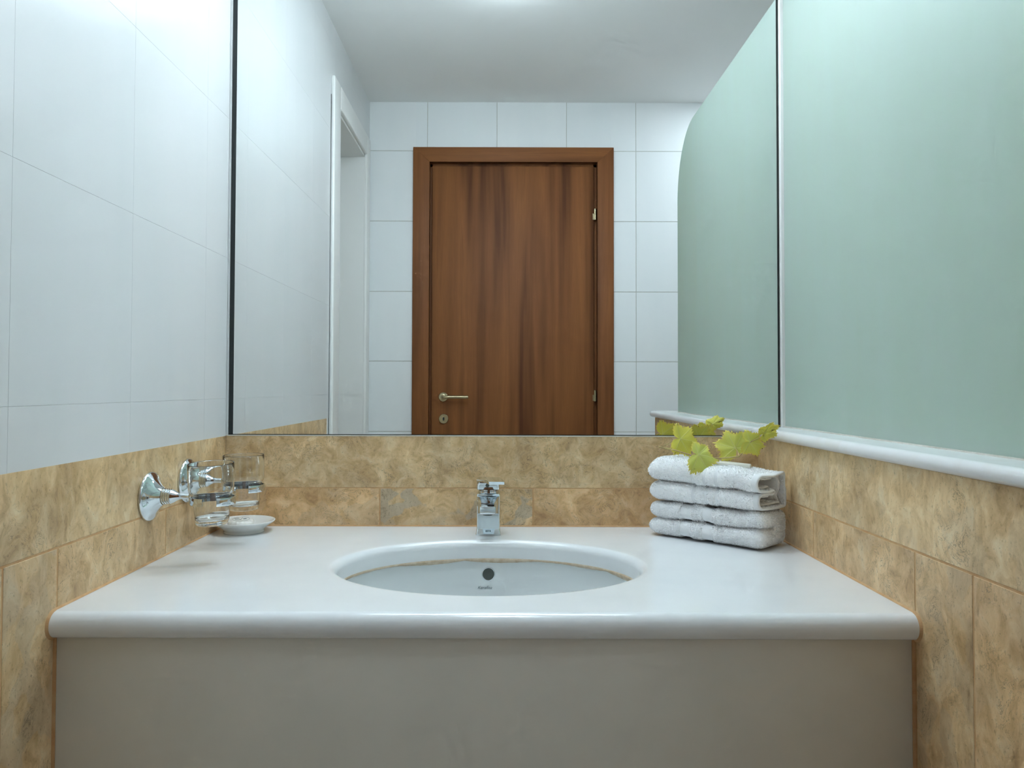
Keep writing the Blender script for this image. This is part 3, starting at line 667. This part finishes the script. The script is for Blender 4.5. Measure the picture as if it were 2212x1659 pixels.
def towel(name, z0, H0, H1, q0, q1, bands, seams, dshift, open_end, ends, label, tuft_seed):
    r_ = np.random.default_rng(tuft_seed)
    us = np.unique(np.concatenate([np.linspace(0, .03, 14), np.linspace(.03, TL - .02, 90), np.linspace(TL - .02, TL, 10)]))
    K = len(section(.08, .5)); G = np.zeros((len(us), K, 3)); isband = []
    def band(u):
        d = 0; inb = False
        for a, b_ in bands:
            e = .0025
            if a < u < b_: inb = True
            d = max(d, min(1, max(0, (u - a) / e)) * min(1, max(0, (b_ - u) / e)))
        s_ = 0
        for a in seams: s_ = max(s_, max(0, 1 - abs(u - a) / .0022))
        return d, s_, inb
    prevH = None
    for i, u in enumerate(us):
        f = u / TL; H = H0 + (H1 - H0) * f ** 1.3; q = q0 + (q1 - q0) * f
        S = section(H, q); bd, sm, inb = band(u); isband.append(inb)
        eL = max(0, 1 - u / .028); eR = max(0, 1 - (TL - u) / .018) if not open_end else 0
        for j, (v_, w_) in enumerate(S):
            lob = 0 if j < 33 else 1
            cw = H * q / 2 if w_ < H * q else H * q + H * (1 - q) / 2
            # rounded ends: the lobes thin out and draw back
            k = 1.0
            if eL > 0: k = math.sqrt(max(0, 1 - eL ** 2.4)) * .72 + .28
            if eR > 0: k = min(k, math.sqrt(max(0, 1 - eR ** 2.6)) * .75 + .25)
            w2 = cw + (w_ - cw) * k; v2 = v_ + ((1 - k) * .016 if v_ < .06 else -(1 - k) * .01)
            # soft pinched-in bands
            ins = .0012 * bd + .0018 * sm
            vc = min(max(v_, .02), TW - .02)
            dv, dw = v2 - vc, w2 - cw; ln_ = math.hypot(dv, dw) + 1e-6
            v2 -= dv / ln_ * ins; w2 -= dw / ln_ * ins
            top = w_ > H * .93; front = v_ < .02
            und = .0016 * math.sin(u * 47 + v_ * 30 + tuft_seed) + .0009 * math.sin(u * 118 + v_ * 70 + 2 * tuft_seed)
            if w_ > H * .5: w2 += und + (.004 * math.sin(PI * min(1, u / .12)) * (top and 1 or .3) if open_end else 0)
            v2 += (.0014 * math.sin(u * 61 + w_ * 90 + tuft_seed)) * (1 if front else .2)
            v2 += dshift * (1 if w_ > H * .5 else 0)
            uu = u
            if open_end and f > .75 and v_ < .05:      # nose of the open lobes stops short of the hem
                uu -= (f - .75) * .035 * (1 - v_ / .05)
            # right end of a closed towel: bulging end
            G[i, j] = (uu, v2, w2)
    zl = z0
    def W(p): return (TA.x + TU.x * p[0] + TV.x * p[1], TA.y + TU.y * p[0] + TV.y * p[1], zl + p[2])
    nU = len(us); V = [W(G[i, j]) for i in range(nU) for j in range(K)]; F = []; fmat = []
    for i in range(nU - 1):
        for j in range(K):
            a = i * K + j; b = i * K + (j + 1) % K; F.append((a, b, b + K, a + K)); fmat.append(1 if (isband[i] and isband[i + 1]) or (open_end and us[i] > TL - .012) else 0)
    F.append(tuple(range(K))); fmat.append(0)
    if open_end:        # hem, hollow inside
        loops = [G[-1]]
        S = G[-1]
        t_ = .0048
        prev = np.roll(S, 1, 0); nxt = np.roll(S, -1, 0); tg = nxt - prev
        nr = np.stack([-tg[:, 2], tg[:, 1]], 1); nr /= (np.linalg.norm(nr, axis=1, keepdims=True) + 1e-9)
        area = 0.5 * np.sum(S[:, 1] * nxt[:, 2] - nxt[:, 1] * S[:, 2])
        if area < 0: nr = -nr
        seq = [(.0018, .4), (.0020, .8), (.0004, 1.0), (-.010, 1.0), (-.05, 1.0), (-.09, 1.0)]
        base = len(V) - K
        last = base
        for du, ft in seq:
            st = len(V)
            for j in range(K): V.append(W((S[j, 0] + du, S[j, 1] + nr[j, 0] * t_ * ft, S[j, 2] + nr[j, 1] * t_ * ft)))
            for j in range(K): F.append((last + j, last + (j + 1) % K, st + (j + 1) % K, st + j)); fmat.append(1 if du > -.005 else 0)
            last = st
        F.append(tuple(last + j for j in range(K))[::-1]); fmat.append(0)
        last = None                      # a second layer of cloth folded inside
        for du, ft in ((-.060, 1.15), (-.014, 1.25), (-.0095, 1.6), (-.0105, 2.1), (-.0150, 2.25), (-.060, 2.3)):
            st = len(V)
            for j in range(K):
                wob = .0012 * math.sin(j * .55) + .0008 * math.sin(j * 1.3)
                V.append(W((S[j, 0] + du + 2 * wob, S[j, 1] + nr[j, 0] * t_ * ft + (.0 if ft < 1.2 else wob), S[j, 2] + nr[j, 1] * t_ * ft + wob * .5)))
            if last is not None:
                for j in range(K): F.append((last + j, last + (j + 1) % K, st + (j + 1) % K, st + j)); fmat.append(0)
            last = st
    else:
        F.append(tuple((nU - 1) * K + j for j in range(K))[::-1]); fmat.append(0)
    o = obj(name, V, F, None, None, True, mats=[M['terry'], M['woven']], fm=fmat)
    bm = bmesh.new(); bm.from_mesh(o.data); bmesh.ops.triangulate(bm, faces=[f for f in bm.faces if len(f.verts) > 4]); bmesh.ops.recalc_face_normals(bm, faces=bm.faces); bm.to_mesh(o.data); bm.free()
    me = o.data
    nv = len(me.vertices); co = np.zeros(nv * 3); me.vertices.foreach_get('co', co); co = co.reshape(-1, 3)
    A, B, C, NN, AR = [], [], [], [], []
    me.calc_loop_triangles()
    for lt in me.loop_triangles:
        if me.polygons[lt.polygon_index].material_index == 0 and lt.area > 1e-9:
            A.append(lt.vertices[0]); B.append(lt.vertices[1]); C.append(lt.vertices[2]); NN.append(tuple(lt.normal)); AR.append(lt.area)
    A, B, C = co[A], co[B], co[C]; NN = np.array(NN); AR = np.array(AR)
    cnt = 60000
    idx = r_.choice(len(AR), cnt, p=AR / AR.sum()); r1 = np.sqrt(r_.random(cnt))[:, None]; r2 = r_.random(cnt)[:, None]
    p = (1 - r1) * A[idx] + r1 * (1 - r2) * B[idx] + r1 * r2 * C[idx]; nn = NN[idx]
    d = nn + r_.normal(0, .35, (cnt, 3)) + np.array([0, 0, -.1]); d /= np.linalg.norm(d, axis=1, keepdims=True)
    side = np.cross(d, r_.normal(0, 1, (cnt, 3))); side /= np.linalg.norm(side, axis=1, keepdims=True)
    ln = (.0010 + .0013 * r_.random((cnt, 1))); wd_ = .00042 + .00028 * r_.random((cnt, 1))
    tri = np.stack([p - side * wd_ - nn * .0003, p + side * wd_ - nn * .0003, p + d * ln + side * wd_ * .5, p + d * ln - side * wd_ * .5], 1).reshape(-1, 3)
    # join the pile to the cloth in one mesh
    tf = np.arange(cnt * 4).reshape(-1, 4)
    allv = np.vstack([co, tri]); polys = [tuple(pp.vertices) for pp in me.polygons]; mi_ = [pp.material_index for pp in me.polygons]
    me2 = bpy.data.meshes.new(name); me2.from_pydata(allv.tolist(), [], polys + (tf + nv).tolist()); me2.materials.append(M['terry']); me2.materials.append(M['woven'])
    me2.polygons.foreach_set('material_index', mi_ + [0] * cnt)
    me2.polygons.foreach_set('use_smooth', [True] * (len(polys)) + [False] * cnt); me2.update()
    o.data = me2
    return tag(o, label, 'towel', 'white towels stacked in the right corner')


towel('folded_towel', .8533, .0650, .0635, .50, .55, [(.073, .096), (.120, .142)], [.073, .096, .120, .142], 0.002, False, None,
      'lower folded white terry towel lying directly on the counter', 3)
towel('folded_towel', .9212, .0820, .0670, .47, .50, [(.099, .107), (.124, .132), (.149, .157)], [], -.004, True, None,
      'upper folded white terry towel with open hemmed end, under the vine twig', 5)


def tw_at(u, v, z): return Vector((TA.x + TU.x * u + TV.x * v, TA.y + TU.y * u + TV.y * v, z))


bar = MB()
c = tw_at(.156, .055, .9985)
bx = [(-.034, -.010), (.034, -.010), (.034, .016), (-.034, .016)]
bo_ = bar.add([(x, y, z) for z in (-.0035, .0030) for x, y in bx], [(0, 1, 2, 3), (7, 6, 5, 4)] + [(i, i + 4, (i + 1) % 4 + 4, (i + 1) % 4) for i in range(4)]).build('soap_bar', M['cream'])
bevel(bo_, .002, 3); bo_.location = c; bo_.rotation_euler = (0, math.radians(4.5), math.atan2(TU.y, TU.x) + .35)
tag(bo_, 'flat cream-white soap bar on the towels behind the vine leaf', 'soap')

# ------------------------------------------------------------------ vine twig
vt = empty('vine_twig', at(1555, 990, 1.49)); tag(vt, 'cut vine twig with yellow-green leaves lying on the towel stack', 'vine twig')
stem = MB()
def tb(pts, r0, r1):
    P = spline(pts, 6); stem.tube(P, [r0 + (r1 - r0) * i / (len(P) - 1) for i in range(len(P))], 8)
tb([at(1424, 965, 1.555), at(1429, 966.5, 1.552), at(1460, 973, 1.54), at(1493, 983, 1.525), at(1530, 988, 1.505), at(1556, 990, 1.49), at(1597, 986, 1.47)], .0017, .0013)
tb([at(1429, 966.5, 1.552), at(1444, 958, 1.553), at(1462, 948, 1.55)], .0009, .0006)
tb([at(1500, 984, 1.522), at(1505, 979, 1.50), at(1509, 981.5, 1.471)], .0009, .0006)
tb([at(1597, 986, 1.47), at(1595, 978, 1.48), at(1588, 967, 1.497)], .0009, .0006)
tb([at(1597, 986, 1.47), at(1608, 974, 1.465), at(1622, 954.5, 1.460)], .0010, .0007)
tb([at(1622, 954.5, 1.461), at(1640, 946, 1.458), at(1648, 940, 1.457), at(1650, 935, 1.455)], .0008, .0006)
L(stem.build('stem', M['stem'], None, True), vt)
KA = [0, 26, 50, 80, 108, 138, 160, 172, 180]
KR = [1.0, .74, .97, .70, .86, .60, .38, .22, .05]


def leaf(px, py, d, tipdeg, rpx, wide, n_tilt, seed, yellow, cup, lr=(1.0, 1.0)):
    r_ = random.Random(seed); NA, NR = 168, 14
    base = at(px, py, d); size = rpx / FPX * d
    V, F, C = [base * 0], [], [(1, 0, 0)]
    a0 = math.radians(tipdeg)
    ex = Vector((math.cos(a0), 0, math.sin(a0))); ey = Vector((-math.sin(a0), 0, math.cos(a0)))
    tilt = Matrix.Rotation(n_tilt[0], 3, 'X') @ Matrix.Rotation(n_tilt[1], 3, 'Z')
    ex, ey = tilt @ ex, tilt @ ey; ez = ex.cross(ey)
    veins = [0, 50, -50, 108, -108]
    for i in range(1, NR + 1):
        for k in range(NA):
            th = -180 + 360 * (k + .5) / NA
            r = np.interp(abs(th), KA, KR) * (lr[0] if th > 0 else lr[1])
            tooth = (k % 6) / 6.0
            r *= 1 + (.13 * (tooth - .5) + .05 * math.sin(k * 1.7 + seed)) * (i / NR) ** 6
            f = i / NR; rad = r * f; t_ = math.radians(th)
            x, y = rad * math.cos(t_), rad * math.sin(t_)
            vd = 1e9
            for v_ in veins:
                vr = math.radians(v_); al = x * math.cos(vr) + y * math.sin(vr); pe = abs(-x * math.sin(vr) + y * math.cos(vr))
                if al > 0: vd = min(vd, pe / (.022 * (1.2 - .8 * f)))
                if al > 0 and abs(th - v_) < 32:
                    sx = (al + pe * -.9) * 7.5; vd = min(vd, abs((sx % 1) - .5) * 9 + .8)
            ve = max(0, 1 - vd * .8)
            zz = cup * (rad ** 2) + .05 * math.sin(3 * t_ + seed) * rad + .035 * math.sin(7 * t_ + seed * 2) * rad ** 2 - .05 * abs(y) + .02 * ve * 0 - .06 * math.cos(t_ * 7.2) * rad * .3
            V.append((ex * x + ey * y * wide + ez * zz) * size); C.append((ve, yellow + .25 * f ** 3, f ** 9 * .9))
    for k in range(NA):
        if k == NA - 1: continue
        F.append((0, 1 + k, 2 + k))
    for i in range(NR - 1):
        for k in range(NA - 1):
            a = 1 + i * NA + k; F.append((a, a + NA, a + NA + 1, a + 1))
    o = obj('leaf', V, F, M['leaf'], None, True)
    ca = o.data.color_attributes.new('leaf', 'FLOAT_COLOR', 'POINT')
    ca.data.foreach_set('color', np.array([list(c_) + [1] for c_ in C], dtype=np.float32).ravel())
    sm = o.modifiers.new('thickness', 'SOLIDIFY'); sm.thickness = .00035
    o.location = base - Vector(vt.location); o.parent = vt
    return o


leaf(1470, 948, 1.550, -8, 52, 1.0, (-.25, .2), 1, .75, -.10, (.80, .85))
leaf(1509, 982, 1.470, -8, 54, 1.05, (-.40, .1), 2, .15, -.22, (.66, .92))
leaf(1588, 968, 1.497, 112, 46, 1.05, (-.2, -.1), 3, .35, -.12, (.98, .92))
leaf(1620, 955, 1.460, -10, 47, .85, (-.2, .2), 4, .45, -.12, (.80, .85))
leaf(1652, 935, 1.455, 26, 40, .62, (.2, .3), 5, .65, .30, (.9, .9))
